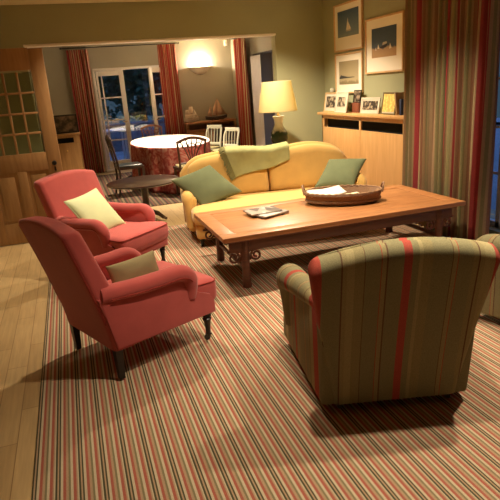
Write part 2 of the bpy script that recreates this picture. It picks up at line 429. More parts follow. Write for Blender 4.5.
def armchair(label, loc, rz, cloth, clothx, P, group=None, pipe=None):
    t = thing('armchair', label, 'armchair', (*loc, .012), rz, group)
    g = P
    zb = g['zb']
    # backrest (rises from the rail, raked, arched top)
    rings = []
    for k in range(13):
        s = k/12; z = zb+(g['ztop']-zb)*s
        cx = g['xb']-g['rake']*s**1.25
        hw = g['hwb']+(g['hwt']-g['hwb'])*s
        if 'waist' in g: hw -= g['waist']*math.sin(PI*s)
        th = g['th0']+(g['th1']-g['th0'])*s
        rings.append(rrect(hw, th, cx, z, g['arch']*s**3, hw0=g['hwt']+.02))
    th = g['th1']; cx = g['xb']-g['rake']
    for a in (15, 30, 45, 60, 72, 84):
        c = math.cos(math.radians(a)); sn = math.sin(math.radians(a)); e = g['round']
        rings.append(rrect(g['hwt']-e*(1-c)*.35, max(.012, th-2*e*(1-c)), cx-.01*sn, g['ztop']+e*sn, g['arch'], hw0=g['hwt']+.02))
    back = MB().loft(rings).build('backrest', cloth, t, 60)
    if pipe:
        # welt round the top corner of the rear panel
        for sg in (1, -1):
            pts = []
            for k in range(12, 2, -1):
                q = rings[k]; m_ = [p for p in q if p[1]*sg > 0]; p = min(m_, key=lambda p: p[0]-abs(p[1])*.8); pts.append(p)
            MB().tube(pts, .0055, 6).build('piping', pipe, back)
    # seat rail
    MB().box(((g['xb']-.02+g['xf'])/2, 0, (zb+g['zs']-.12)/2), (g['xf']-g['xb']+.02, 2*g['hwb']-.02, g['zs']-.12-zb), .025, 3).build('seat_rail', cloth, t)
    # T-shaped seat cushion with domed top
    x0, x1, xa = g['xb']+.05, g['xf']+.025, g['xa']+.03
    hi, ho = g['ya']-g['ra']-.005, g['ya']+g['ra']*.5
    zs = g['zs']; zl = zs-.15
    ol = []
    nn = 8
    for k in range(nn+1): ol.append((x0+(xa-.03-x0)*k/nn, hi))
    ol += [(xa, hi+.01), (xa+.01, ho-.02)]
    for k in range(5): a = PI/2-PI/2*k/4; ol.append((x1-.05+.05*math.cos(a), ho-.05+.05*math.sin(a)))
    ol = ol + [(x1+.006, .15), (x1+.008, 0)]
    ol = ol+[(x, -y) for x, y in ol[::-1][1:]]
    def ring(sc, z, dome=0):
        c = ((x0+x1)/2, 0)
        return [(c[0]+(x-c[0])*sc, y*sc, z) for x, y in ol]
    R_ = [ring(.95, zl), ring(.985, zl+.02), ring(1, zl+.05), ring(1, zs-.04), ring(.985, zs-.015), ring(.94, zs+.003), ring(.8, zs+.012), ring(.5, zs+.02), ring(.1, zs+.024)]
    st = MB().loft(R_).build('seat_cushion', cloth, t, 55)
    if pipe:
        MB().tube([(x, y, zs-.012) for x, y, z in ring(.988, 0)], .005, 6, closed=True).build('piping', pipe, st)
    # arms
    for sg in (1, -1):
        mb = MB(); ya, ra = g['ya'], g['ra']
        zf, zk = g['zaf']-ra, g['zab']-ra
        xa = g['xa']; xk = g['xb']-.05
        # side panel
        xk0 = g['xb']-g['th0']/2+.012; rk = lambda z: xk0-g['rake']*((z-zb)/(g['ztop']-zb))**1.25+.01
        ol2 = [(xk0, zb), (g['xf']-.01, zb), (g['xf']-.015, zb+.14), (xa, zb+.18), (xa, zf), ((xa+xk)/2, (zf+zk)/2-.005), (rk(zk), zk), (rk((zk+zb)/2), (zk+zb)/2)]
        tk = ra*1.1
        yk = g.get('yk', ya); ks = (ya-yk)/(xa-xk0); Sh = Matrix.Identity(4); Sh[1][0] = sg*ks; Sh[1][3] = -sg*ks*xa
        mb.prism(ol2, tk, 'xz', (0, sg*(ya-ra*.12), 0), .018, 3, M=Sh)
        yf = lambda x: ya+ks*(x-xa) if x < xa else ya
        path = smooth_path([(rk(zk)+.03, sg*(yf(rk(zk))-.012), zk+.01), (xk+.15, sg*yf(xk+.15), zk*.75+zf*.25), ((xa+xk)/2+.06, sg*(yf((xa+xk)/2+.06)+.004), zf+.3*(zk-zf)), (xa-.07, sg*(ya+.012), zf+.004), (xa-.005, sg*(ya+.012), zf-.035), (xa+.012, sg*(ya+.004), zf-.11), (xa+.004, sg*ya, zb+.15)], 7)
        n = len(path); r0 = g.get('rk', 1); rad = [ra*((r0+(1-r0)*min(1, i/(n*.5))) if i < n*.72 else 1-.38*((i-n*.72)/(n*.28))) for i in range(n)]
        mb.tube(path, rad, 16)
        a = mb.build('arm', clothx, t, 55)
        if pipe:
            MB().tube([(p[0], p[1]+sg*ra*.93, p[2]-ra*.45) for p in path[2:-14]], .004, 6).build('piping', pipe, a)
    # legs
    lx, ly = g['lx'], g['ly']
    for sg in (1, -1):
        mb = MB()
        if g['style'] == 'tall':
            M = Matrix.Translation((-lx+.02, sg*ly, 0))
            mb.loft([[(dx*(.016+.008*s), dy*(.016+.008*s), .012+(zb+.02-.012)*s) for dx, dy in ((1, 1), (-1, 1), (-1, -1), (1, -1))] for s in (0, .25, .5, .75, 1)], M=M)
            mb.build('leg', DARKLEG, t)
            M = Matrix.Translation((lx, sg*ly, .05))
            l = MB().lathe(turned_leg(zb-.04, .028), M=M).build('leg', DARKLEG, t)
            c = MB().lathe([(.0, -.008), (.018, -.008), (.022, 0), (.022, .008), (.0, .008)], (0, 0, 0), 16, Matrix.Translation((lx-.012, sg*ly, .034)) @ rot('X', 90)).box((lx, sg*ly, .05), (.03, .034, .016), .004)
            c.build('caster', BRASS if g.get('brass') else DARKLEG, l)
        else:
            for x in (-lx, lx):
                l = MB().lathe([(.018, .045), (.02, .05), (.026, .06), (.03, zb+.03)], (x, sg*ly, 0), 14).build('leg', DARKLEG, t)
                MB().lathe([(.0, -.008), (.018, -.008), (.022, 0), (.022, .008), (.0, .008)], (0, 0, 0), 16, Matrix.Translation((x-.008, sg*ly, .034)) @ rot('X', 90)).box((x, sg*ly, .05), (.024, .03, .014), .003).build('caster', DARKLEG, l)
    return t
REDP_ = dict(zb=.20, zs=.425, ztop=.895, arch=.04, round=.03, xb=-.27, rake=.205, hwb=.321, hwt=.315, th0=.15, th1=.115, xf=.40, xa=.205, ya=.305, ra=.052, zaf=.585, zab=.59, lx=.335, ly=.285, style='tall')
armchair('coral red armchair in front, its back turned, olive cushion on the seat', (.24, 3.32), math.radians(24), RED, RED, REDP_, 'coral armchairs', REDP)
armchair('coral red armchair behind the other, facing the coffee table, holding a pale cushion', (.23, 5.02), math.radians(-47), RED, RED, dict(REDP_, hwt=.345, hwb=.325, ztop=.865, arch=.05), 'coral armchairs', REDP)
STRP = dict(zb=.055, zs=.42, ztop=.775, arch=.068, round=.065, xb=-.33, rake=.17, hwb=.312, hwt=.415, th0=.17, th1=.15, xf=.43, xa=.25, ya=.405, ra=.08, zaf=.60, zab=.66, lx=.37, ly=.275, style='low', yk=.335, rk=.5)
armchair('olive and red striped armchair in the foreground, seen from behind', (1.43, 2.43), math.radians(75), CHSTR, CHSTRX, STRP, 'striped armchairs')
armchair('olive and red striped armchair cut off by the right edge of the view', (2.84, 2.50), math.radians(100), CHSTR, CHSTRX, STRP, 'striped armchairs')

def cushion(label, w, h, th, M, m, group, name='cushion', edge=None):
    t = thing(name, label, 'cushion', M.translation, 0, group)
    L = Matrix.Translation(-M.translation) @ M
    c = MB().pillow(w, h, th, L).build('cover', m, t, 80)
    if edge:
        pts = []
        for (a, b, c_, d) in ((-1, -1, 1, -1), (1, -1, 1, 1), (1, 1, -1, 1), (-1, 1, -1, -1)):
            for k in range(10):
                u = a+(c_-a)*k/10; v = b+(d-b)*k/10
                pts.append((w/2*u*(1-.07*(1-v*v)), h/2*v*(1-.07*(1-u*u)), 0))
        MB().tube([L @ Vector(p) for p in pts], .006, 6, closed=True).build('piping', edge, t)
    return t
def basis(loc, xdir, ydir, soft=0):
    x = Vector(xdir).normalized(); y = Vector(ydir).normalized(); y0 = (y-x*y.dot(x)).normalized(); y = (y0.lerp(y, soft)).normalized(); z = x.cross(y).normalized()
    return Matrix(((x.x, y.x, z.x, loc[0]), (x.y, y.y, z.y, loc[1]), (x.z, y.z, z.z, loc[2]), (0, 0, 0, 1)))
def chair_pt(loc, rz, p):
    c, s = math.cos(math.radians(rz)), math.sin(math.radians(rz))
    return (loc[0]+c*p[0]-s*p[1], loc[1]+s*p[0]+c*p[1], p[2])
def chair_dir(rz, p): return chair_pt((0, 0), rz, p)
# pale cushion leaning in the rear red chair, olive one in the front chair
cushion('pale green silk cushion propped in the further coral armchair', .40, .43, .12, basis((.115, 4.985, .60), (.27, .25, .04), (-.39, .35, .65)), PALEGREEN, 'loose cushions', edge=PALEGREEN)
RZ = 24
cushion('olive beige cushion lying in the nearer coral armchair', .36, .20, .12, basis(chair_pt((.24, 3.32), RZ, (.03, .02, .51)), chair_dir(RZ, (1, .05, .03)), chair_dir(RZ, (0, .25, .75))), BEIGEC, 'loose cushions')

# ------------------------------------------------------------------ sofa
SC, SR = Vector((2.10, 5.72, .012)), math.radians(-9)
S = thing('sofa', 'yellow two-seater sofa with an arched back behind the coffee table', 'sofa', SC, SR); S.scale = (.93, 1, 1)
def sofa_top(x):   # camel back: two humps
    u = x/1.10
    z = .81+.055*(1-u*u)+.05*math.exp(-((x-.60)/.32)**2)+.03*math.exp(-((x+.55)/.36)**2)-.015*math.exp(-(x/.16)**2)
    e = max(0, (abs(x)-.84)/.26); return z-.15*e*e
rings = []
N = 40
for i in range(N+1):
    x = -1.10+2.20*i/N; zt = sofa_top(x); sh = 1-.25*max(0, (abs(x)-.98)/.12)
    prof = [(.28, .10), (.24, .46), (.31, .62), (.35, zt-.10), (.36, zt-.04), (.395, zt), (.455, zt), (.49, zt-.04), (.50, zt-.12), (.50, .5), (.50, .10)]
    rings.append([(x, .42+(y-.42)*sh, z) for y, z in prof])
MB().loft(rings).build('backrest', YELLOW, S, 60)
def soft_block(mb, x0, x1, prof_fn, n=14):
    rings = []
    for i in range(n+1):
        a = -PI/2+PI*i/n; u = math.sin(a); k = max(.02, math.cos(a))**.35
        rings.append(prof_fn((x0+x1)/2+(x1-x0)/2*u, k))
    mb.loft(rings)
def bc_prof(x, k):
    zt = sofa_top(x)-.015; cy = .25; pts = []
    z0 = .375
    for j in range(24):
        a = 2*PI*j/24
        yy = math.copysign(abs(math.cos(a))**.8, math.cos(a)); zz = math.copysign(abs(math.sin(a))**.6, math.sin(a))
        zc = (z0+zt)/2; pts.append((x, cy+.06*(zc+zz*(zt-z0)/2-.6)/.3+yy*.095*k, zc+zz*(zt-z0)/2*(.85+.15*k)))
    return pts
for a, b in ((-1.0, -.010), (.010, 1.0)):
    mb = MB(); soft_block(mb, a, b, bc_prof, 16); mb.build('back_cushion', YELLOW, S, 80)
# bench cushion, T-shaped in front of the arms, domed
ol = [(-.935, .22)]+[(-.935+1.87*k/12, .22) for k in range(1, 12)]+[(.935, .22), (.935, 0), (.935, -.19), (1.0, -.215), (1.035, -.28)]
ol += [(1.035-.10+.10*math.cos(a*PI/12), -.50-.10*math.sin(a*PI/12)) for a in range(0, 7)]
ol += [(.935-1.87*k/12, -.60-.02*math.sin(PI*k/12)) for k in range(1, 12)]
ol += [(-(1.035-.10+.10*math.cos(a*PI/12)), -.50-.10*math.sin(a*PI/12)) for a in range(6, -1, -1)]
ol += [(-1.035, -.28), (-1.0, -.215), (-.935, -.19), (-.935, 0)]
def sring(d, z):
    c = Vector((0, -.19, 0)); R_ = []
    for x, y in ol:
        v = Vector((x, y, 0))-c
        R_.append((c.x+v.x*(1-d/1.0), c.y+v.y*(1-d/.42), z))
    return R_
MB().loft([sring(.06, .245), sring(.015, .255), sring(0, .285), sring(0, .345), sring(.012, .372), sring(.04, .388), sring(.12, .400), sring(.24, .406), sring(.40, .408)]).build('seat_cushion', YELLOW, S, 60)
mb = MB().box((0, -.05, .175), (1.98, .94, .17), .03, 3).box((0, -.47, .175), (2.02, .16, .17), .04, 4); mb.build('seat_rail', YELLOW, S)
for sg in (1, -1):
    mb = MB()
    mb.box((sg*1.015, .10, .295), (.13, .66, .39), .045, 4)
    p = smooth_path([(sg*1.04, .42, .52), (sg*1.045, .22, .495), (sg*1.05, -.02, .478), (sg*1.05, -.15, .468), (sg*1.05, -.195, .41), (sg*1.045, -.205, .31), (sg*1.04, -.20, .16)], 6)
    mb.tube(p, [.078]*19+[.078, .076, .074, .071, .068, .064]+[.060]*12, 18)
    mb.build('arm', YELLOW, S, 55)
for sx in (-1, 1):
    for y in (-.46, .43):
        MB().lathe([(.014, 0), (.018, .01), (.02, .04), (.03, .07), (.02, .08), (.032, .09), (.032, .11)], (sx*.95, y, 0), 14).build('leg', DARKLEG, S)
# throw
TH = thing('throw', 'pale green wool throw with a fringe draped over the sofa back', 'throw', SC, SR); TH.scale = (.93, 1, 1)
def thr(u, v):
    x = -.53+.82*u+.05*(v-.5)
    s = -.35+.15*u+(.62-.12*u)*v
    zt = sofa_top(x)+.006
    w = .012*noise.noise(Vector((u*5, v*3, 2)))
    if s < -.06:
        d = -.06-s; return (x+d*(.42-.40*u), .205-.16*d+w-.012, zt-.006-d)
    if s < .16:
        a = (s+.06)/.22; return (x, .205+.315*a, zt+.022*math.sin(PI*a)+.012)
    d = s-.16; return (x, .525+w*.5, zt-.004-d)
MB().grid(thr, 36, 40).build('cloth', THROWM, TH, 80, solid=.010)
mb = MB()
mb.tube([Vector(thr(.004, i/30)) for i in range(31)], .008, 6)
frs = mb
for i in range(46):
    v = i/45; p = Vector(thr(0.004, v)); jx = random.uniform(-.02, .02); L_ = random.uniform(.06, .09); dz = -.45*L_
    frs.tube([p, p+Vector((-L_*.5, -.008, dz*.3+jx*.2)), p+Vector((-L_*.8, -.012, dz))], [.009, .011, .007], 6)
frs.build('fringe', plain('olive_fringe', (.20, .19, .07), .95), TH)
cushion('sage green cushion leaning at the left end of the sofa', .49, .49, .16, basis((1.345, 5.77, .575), (.46, .08, .11), (-.28, .25, .30), 1), GREENC, 'loose cushions')
cushion('sage green cushion slumped at the right end of the sofa', .43, .48, .15, basis((2.83, 5.47, .585), (.37, -.2, -.01), (.31, .25, .25), 1), GREENC, 'loose cushions')

# ------------------------------------------------------------------ coffee table
T = thing('coffee_table', 'long low chestnut coffee table with carved scroll brackets', 'table', (2.13, 4.43, 0))
LX, LY, ZT = 2.26, 1.04, .48
mb = MB()
fw = .13
mb.box((0, LY/2-fw/2, ZT-.02), (LX, fw, .04), .006); mb.box((0, -LY/2+fw/2, ZT-.02), (LX, fw, .04), .006)
mb.box((LX/2-fw/2, 0, ZT-.02), (fw, LY-2*fw, .04), .006); mb.box((-LX/2+fw/2, 0, ZT-.02), (fw, LY-2*fw, .04), .006)
tt = mb.build('table_top', TABLEW, T)
MB().box((0, 0, ZT-.021), (LX-2*fw-.004, LY-2*fw-.004, .034), .003).build('centre_panel', TABLEW, tt)
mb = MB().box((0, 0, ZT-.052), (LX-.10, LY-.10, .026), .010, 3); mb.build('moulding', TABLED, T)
LEGX, LEGY = LX/2-.20, LY/2-.11
mb = MB()
for sg in (1, -1):
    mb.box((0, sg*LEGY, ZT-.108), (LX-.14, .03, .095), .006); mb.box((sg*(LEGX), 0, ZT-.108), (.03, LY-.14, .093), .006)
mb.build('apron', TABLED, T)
for sx in (1, -1):
    for sy in (1, -1):
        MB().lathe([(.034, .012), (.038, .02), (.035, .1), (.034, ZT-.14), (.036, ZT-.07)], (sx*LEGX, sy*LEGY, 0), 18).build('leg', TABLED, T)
for sx in (1, -1):
    for z in (.11, .17)[:1]:
        MB().box((sx*LEGX, 0, .17), (.026, 2*LEGY-.05, .034), .006).build('stretcher', TABLED, T)
# scroll brackets either side of each leg
def bracket(sx, sy, d):
    mb = MB(); cx = sx*LEGX; y = sy*LEGY; zt = ZT-.150
    def sp(c, r0, r1, a0, a1, n=26):
        return [(c[0]+d*(r0+(r1-r0)*i/n)*math.cos(a0+(a1-a0)*i/n), y, c[1]+(r0+(r1-r0)*i/n)*math.sin(a0+(a1-a0)*i/n)) for i in range(n+1)]
    c = (cx+d*.095, zt-.052)
    mb.tube(sp(c, .050, .014, PI*.5, PI*3.6), .0095, 8)
    mb.tube(sp((cx+d*.047, zt-.022), .022, .010, PI, PI*3), .008, 8)
    mb.tube([(cx+d*.03, y, zt+.005), (cx+d*.09, y, zt-.004), (cx+d*.15, y, zt+.002)], .011, 8)
    mb.tube([(cx+d*.028, y, zt), (cx+d*.03, y, zt-.05), (cx+d*.045, y, zt-.085)], .010, 8)
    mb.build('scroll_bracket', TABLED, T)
for sx in (1, -1):
    for sy in (1, -1):
        for d in (1, -1):
            bracket(sx, sy, d)

# basket on the table
BK = thing('basket', 'long oval brown wicker tray basket with looped end handles on the coffee table', 'basket', (2.38, 4.57, ZT), math.radians(-26))
a_, b_ = .365, .225
mb = MB()
mb.lathe([(0, .004), (.86, .004), (.9, .002), (.95, .03), (1.0, .098), (1.02, .104), (1.0, .11), (.965, .102), (.92, .04), (.86, .014), (0, .014)], (0, 0, 0), 56, sx=a_, sy=b_)
mb.build('tray', WICKER, BK, 50)
mb = MB()
for z, r in ((.105, 1.0), (.095, 1.005), (.03, .96)):
    for ph in (0, 1):
        mb.tube([(a_*(r+.012*math.sin(k*PI/2+ph*PI))*math.cos(2*PI*k/72), b_*(r+.02*math.sin(k*PI/2+ph*PI))*math.sin(2*PI*k/72), z+.005*math.cos(k*PI/2+ph*PI)) for k in range(72)], .008, 6, closed=True)
mb.build('braid', WICKER, BK)
for sg in (1, -1):
    pts = [(sg*(a_*.985+.02*math.sin(PI*k/12)), .075*math.cos(PI*k/12)*1, .09+.075*math.sin(PI*k/12)) for k in range(13)]
    MB().tube(pts, .010, 8).build('handle', WICKER, BK)
def sheet(w, h, mbz=0, curl=.015, M=None, n=10):
    mb = MB(); mb.grid(lambda u, v: (w*(u-.5), h*(v-.5), mbz+curl*(2*u-1)**2+.006*noise.noise(Vector((u*3, v*3, w)))), n, n, M); return mb
def inb(x, y, z): 
    c, s = math.cos(math.radians(-26)), math.sin(math.radians(-26)); return (2.38+c*x-s*y, 4.57+s*x+c*y, ZT+z)
o = tag(sheet(.34, .24, 0, .018).build('newspaper', PAPER, None, 60, solid=.006), 'folded white paper lying in the left of the wicker basket', 'paper'); o.location = inb(-.16, .02, .085); o.rotation_euler = (.10, -.05, math.radians(-10))
o = tag(sheet(.19, .12, 0, .005).build('envelope', CREAMP, None, 60, solid=.004), 'small cream envelope lying in the wicker basket', 'envelope'); o.location = inb(.10, -.03, .062); o.rotation_euler = (.12, .05, math.radians(14))

# magazines
def mag(label, loc, rz, cov, wh=(.28, .21), th=.009):
    t = thing('magazine', label, 'magazine', loc, math.radians(rz), 'magazines on the coffee table')
    w, h = wh
    MB().box((0, 0, th/2), (w-.006, h-.006, th*.8), .0015).build('pages', PAPER, t)
    c = MB(); c.box((0, 0, th-.0006), (w, h, .0014)); c.box((0, 0, .0007), (w, h, .0014)); c.box((-w/2+.001, 0, th/2), (.002, h, th)); c.build('cover', cov, t)
    return t
def cover_mat(name, cols, sc):
    m, nt, b = new_mat(name); tc = nd(nt, 'ShaderNodeTexCoord'); v = nd(nt, 'ShaderNodeTexVoronoi'); v.inputs['Scale'].default_value = sc
    mp = nd(nt, 'ShaderNodeMapping'); mp.inputs['Scale'].default_value = (1, .45, 1)
    r = ramp(nt, [(i/len(cols), c) for i, c in enumerate(cols)], True)
    nt.links.new(tc.outputs['Object'], mp.inputs[0]); nt.links.new(mp.outputs[0], v.inputs['Vector']); nt.links.new(v.outputs['Color'], r.inputs[0]); nt.links.new(r.outputs[0], b.inputs['Base Color'])
    b.inputs['Roughness'].default_value = .3; return m
COV1 = cover_mat('magazine_cover_grey', [(.35, .30, .26), (.6, .5, .42), (.10, .08, .08), (.7, .62, .55)], 14)
COV2 = cover_mat('magazine_cover_dark', [(.10, .08, .08), (.45, .38, .32), (.05, .05, .06)], 12)
COV3 = cover_mat('magazine_cover_pale', [(.55, .5, .45), (.3, .26, .24), (.65, .6, .5)], 12)
mag('dark magazine at the bottom of the little pile on the coffee table', (1.60, 4.50, ZT), 14, COV2, (.30, .22), .012)
mag('pale magazine in the middle of the pile, sticking out to the right', (1.60, 4.48, ZT+.0125), 22, COV3, (.29, .21))
mag('glossy grey magazine lying on top of the pile on the coffee table', (1.555, 4.545, ZT+.0220), 4, COV1, (.30, .22), .011)

# ------------------------------------------------------------------ lamp and its table
LT = thing('lamp_table', 'small round wooden table behind the sofa carrying the lamp', 'table', (2.79, 7.22, 0))
MB().lathe([(0, .70), (.21, .70), (.215, .71), (.21, .722), (0, .722)], seg=32).build('table_top', DARKW, LT)
MB().lathe([(.03, .04), (.022, .2), (.03, .35), (.02, .5), (.05, .70)], seg=18).build('column', DARKW, LT)
MB().lathe([(.17, 0), (.17, .02), (.06, .04), (.03, .05)], seg=28).build('base', DARKW, LT)
LP = thing('table_lamp', 'table lamp with a pale yellow shade and glazed vase base behind the sofa', 'lamp', (2.79, 7.22, .722))
def vase_mat():
    m, nt, b = new_mat('glazed_vase')
    tc = nd(nt, 'ShaderNodeTexCoord'); sp = nd(nt, 'ShaderNodeSeparateXYZ'); nt.links.new(tc.outputs['Object'], sp.inputs[0])
    n = nd(nt, 'ShaderNodeTexNoise'); n.inputs['Scale'].default_value = 14; nt.links.new(tc.outputs['Object'], n.inputs['Vector'])
    a = nd(nt, 'ShaderNodeMath', operation='MULTIPLY_ADD'); a.inputs[1].default_value = .20; nt.links.new(n.outputs['Fac'], a.inputs[0]); nt.links.new(sp.outputs['Z'], a.inputs[2])
    r = ramp(nt, [(.0, (.02, .035, .02)), (.33, (.03, .055, .025)), (.40, (.6, .6, .5)), (.6, (.85, .85, .78))]); nt.links.new(a.outputs[0], r.inputs[0]); nt.links.new(r.outputs[0], b.inputs['Base Color'])
    b.inputs['Roughness'].default_value = .15; return m
MB().lathe([(0, .0), (.07, .0), (.075, .02), (.065, .03), (.10, .08), (.125, .15), (.115, .22), (.08, .28), (.055, .33), (.06, .40), (.085, .445), (.08, .45), (0, .45)], seg=28).build('base', vase_mat(), LP)
MB().lathe([(0, .44), (.022, .44), (.022, .47), (.012, .48), (.012, .54), (.018, .55), (.018, .60), (0, .60)], seg=14).build('lamp_holder', BRASS, LP)
def shade_mat():
    m = bpy.data.materials.new('parchment_shade'); m.use_nodes = True; nt = m.node_tree; nt.nodes.clear()
    out = nd(nt, 'ShaderNodeOutputMaterial'); d = nd(nt, 'ShaderNodeBsdfDiffuse'); t = nd(nt, 'ShaderNodeBsdfTranslucent'); mx = nd(nt, 'ShaderNodeMixShader')
    d.inputs[0].default_value = (.9, .82, .55, 1); t.inputs[0].default_value = (.93, .84, .52, 1); mx.inputs[0].default_value = .6
    nt.links.new(d.outputs[0], mx.inputs[1]); nt.links.new(t.outputs[0], mx.inputs[2]); nt.links.new(mx.outputs[0], out.inputs[0]); return m
MB().loft([[(r*math.cos(2*PI*k/40), r*math.sin(2*PI*k/40), z) for k in range(40)] for r, z in ((.27, .51), (.27, .515), (.20, .905), (.20, .91))], cap=False).build('lamp_shade', shade_mat(), LP, solid=.003)
bulb = MB().lathe([(0, .60), (.014, .605), (.028, .64), (.030, .665), (.02, .69), (0, .70)], seg=14).build('bulb', emit('warm_bulb', (1, .78, .42), 12), LP)

# ------------------------------------------------------------------ radiator cabinet along right wall
CB = thing('sideboard', 'honey beech low cabinet with open slots and plain doors along the right wall', 'cabinet', (XR, 0, 0))
y0, y1 = 5.40, 7.56
mb = MB(); D = .21
mb.box((-D/2, y0+.01, .55), (D, .02, 1.10)); mb.box((-D/2, y1-.01, .55), (D, .02, 1.10))
mb.box((-D+.01, 6.43, .55), (.02, .045, 1.10)); mb.box((-D+.01, y0+.025, .55), (.02, .05, 1.10)); mb.box((-D+.01, y1-.025, .55), (.02, .05, 1.10))
mb.box((-D+.01, (y0+y1)/2, 1.085), (.02, y1-y0, .05)); mb.box((-D+.01, (y0+y1)/2, .045), (.02, y1-y0, .09))
mb.build('carcass', BEECH, CB)
MB().box((-D/2+.03, (y0+y1)/2, .55), (.10, y1-y0-.05, 1.04)).build('slot_shade', DARKGAP, CB)  # dark block added behind the slots for their inner shade
for a, b in ((y0+.05, 6.407), (6.453, y1-.05)):
    MB().box((-D+.008, (a+b)/2, .515), (.018, b-a-.006, .845), .002).build('door', BEECH, CB)
MB().box((-.125, (y0+y1)/2+.03, 1.131), (.25, y1-y0+.10, .038), .006).build('shelf', BEECH, CB)
ZS = 1.15
MATP = plain('ivory_photo_mount', (.60, .53, .41), .85)
# framed pictures on the shelf
def photo_frame(label, cat, y, x, w, h, lean, fm, matw, pm, mm=MATP, turn=0, fw=.018, group='framed photographs on the cabinet'):
    t = thing('photo_frame', label, cat, (x, y, ZS), 0, group)
    # local: picture faces -x ; leaning back
    M = rot('Z', turn) @ rot('Y', lean)
    mb = MB()
    for sg in (1, -1): mb.box((0, sg*(w/2-fw/2), h/2), (.016, fw, h), .003, M=M)
    for z in (fw/2, h-fw/2): mb.box((0, 0, z), (.016, w-2*fw, fw), .003, M=M)
    mb.build('frame', fm, t)
    MB().box((.003, 0, h/2), (.006, w-2*fw, h-2*fw), M=M).build('mount', mm, t)
    MB().box((-.0015, 0, h/2+.005), (.005, w-2*fw-2*matw, h-2*fw-2*matw), M=M).build('print', pm, t)
    return t
def print_mat(name, bg, fg, sc, seed=0):
    m, nt, b = new_mat(name); tc = nd(nt, 'ShaderNodeTexCoord'); n = nd(nt, 'ShaderNodeTexNoise'); n.inputs['Scale'].default_value = sc; n.inputs['Detail'].default_value = 3
    mp = nd(nt, 'ShaderNodeMapping'); mp.inputs['Location'].default_value = (seed, seed*2, 0)
    r = ramp(nt, [(.44, fg), (.52, tuple((a+c)/2 for a, c in zip(bg, fg))), (.6, bg)]); nt.links.new(tc.outputs['Object'], mp.inputs[0]); nt.links.new(mp.outputs[0], n.inputs['Vector'])
    nt.links.new(n.outputs['Fac'], r.inputs[0]); nt.links.new(r.outputs[0], b.inputs['Base Color']); b.inputs['Roughness'].default_value = .35; return m
PG = print_mat('group_photo_print', (.42, .33, .22), (.03, .02, .018), 26, 1)
PG2 = print_mat('portrait_photo_print', (.50, .40, .28), (.035, .025, .02), 22, 4)
PG3 = print_mat('dark_photo_print_b', (.30, .22, .15), (.03, .02, .015), 20, 8)
YP_ = print_mat('yellow_picture_print', (.85, .68, .22), (.62, .42, .10), 30, 3)
photo_frame('wooden framed group photograph at the far left of the cabinet top', 'photo', 7.36, 3.66, .42, .275, 9, FRAMEW, .042, PG)
photo_frame('large cream mounted group photograph leaning in front of its left neighbour', 'photo', 6.98, 3.625, .42, .285, 9, MATP, .06, PG2, turn=-5)
photo_frame('small white framed photograph standing alone in the middle of the cabinet top', 'photo', 6.28, 3.67, .41, .20, 10, MATP, .028, PG, turn=4)
photo_frame('dark framed yellow picture at the right end of the cabinet top', 'picture', 5.83, 3.66, .31, .262, 9, plain('dark_olive_frame', (.16, .12, .05), .4), .01, YP_, MATP)
bx = tag(MB().box((0, 0, .065), (.11, .19, .13), .006).build('box', plain('russet_leather', (.20, .06, .03), .5)), 'russet box on the cabinet under a small dark photograph', 'box'); bx.location = (3.755, 6.70, ZS)
t = photo_frame('small dark photograph standing on the russet box', 'photo', 6.71, 3.735, .19, .165, 8, DARKLEG, .0, PG3, fw=.010); t.location.z = ZS+.13
t = tag(MB().box((0, 0, .125), (.13, .026, .25), .003, rot=rot('X', -9)).build('book', plain('tan_book_cloth', (.42, .26, .11), .6)), 'tan book leaning at the right of the yellow picture', 'book'); t.location = (3.70, 5.625, ZS+.004)
t = tag(MB().box((0, 0, .09), (.13, .034, .18), .004).build('book', plain('navy_book_cloth', (.03, .04, .09), .6)), 'short navy book beside the curtain on the cabinet', 'book'); t.location = (3.72, 5.56, ZS)
fg = thing('figurine', 'tiny white figurine behind the leftmost photograph', 'ornament', (3.77, 7.50, ZS))
MB().lathe([(0, 0), (.035, 0), (.03, .02), (.018, .06), (.03, .14), (.032, .2), (.012, .24), (.014, .26), (0, .275)], seg=14).build('body', WHITEP, fg)
MB().lathe([(0, .268), (.026, .275), (.034, .30), (.026, .328), (0, .335)], seg=14).build('head', WHITEP, fg)

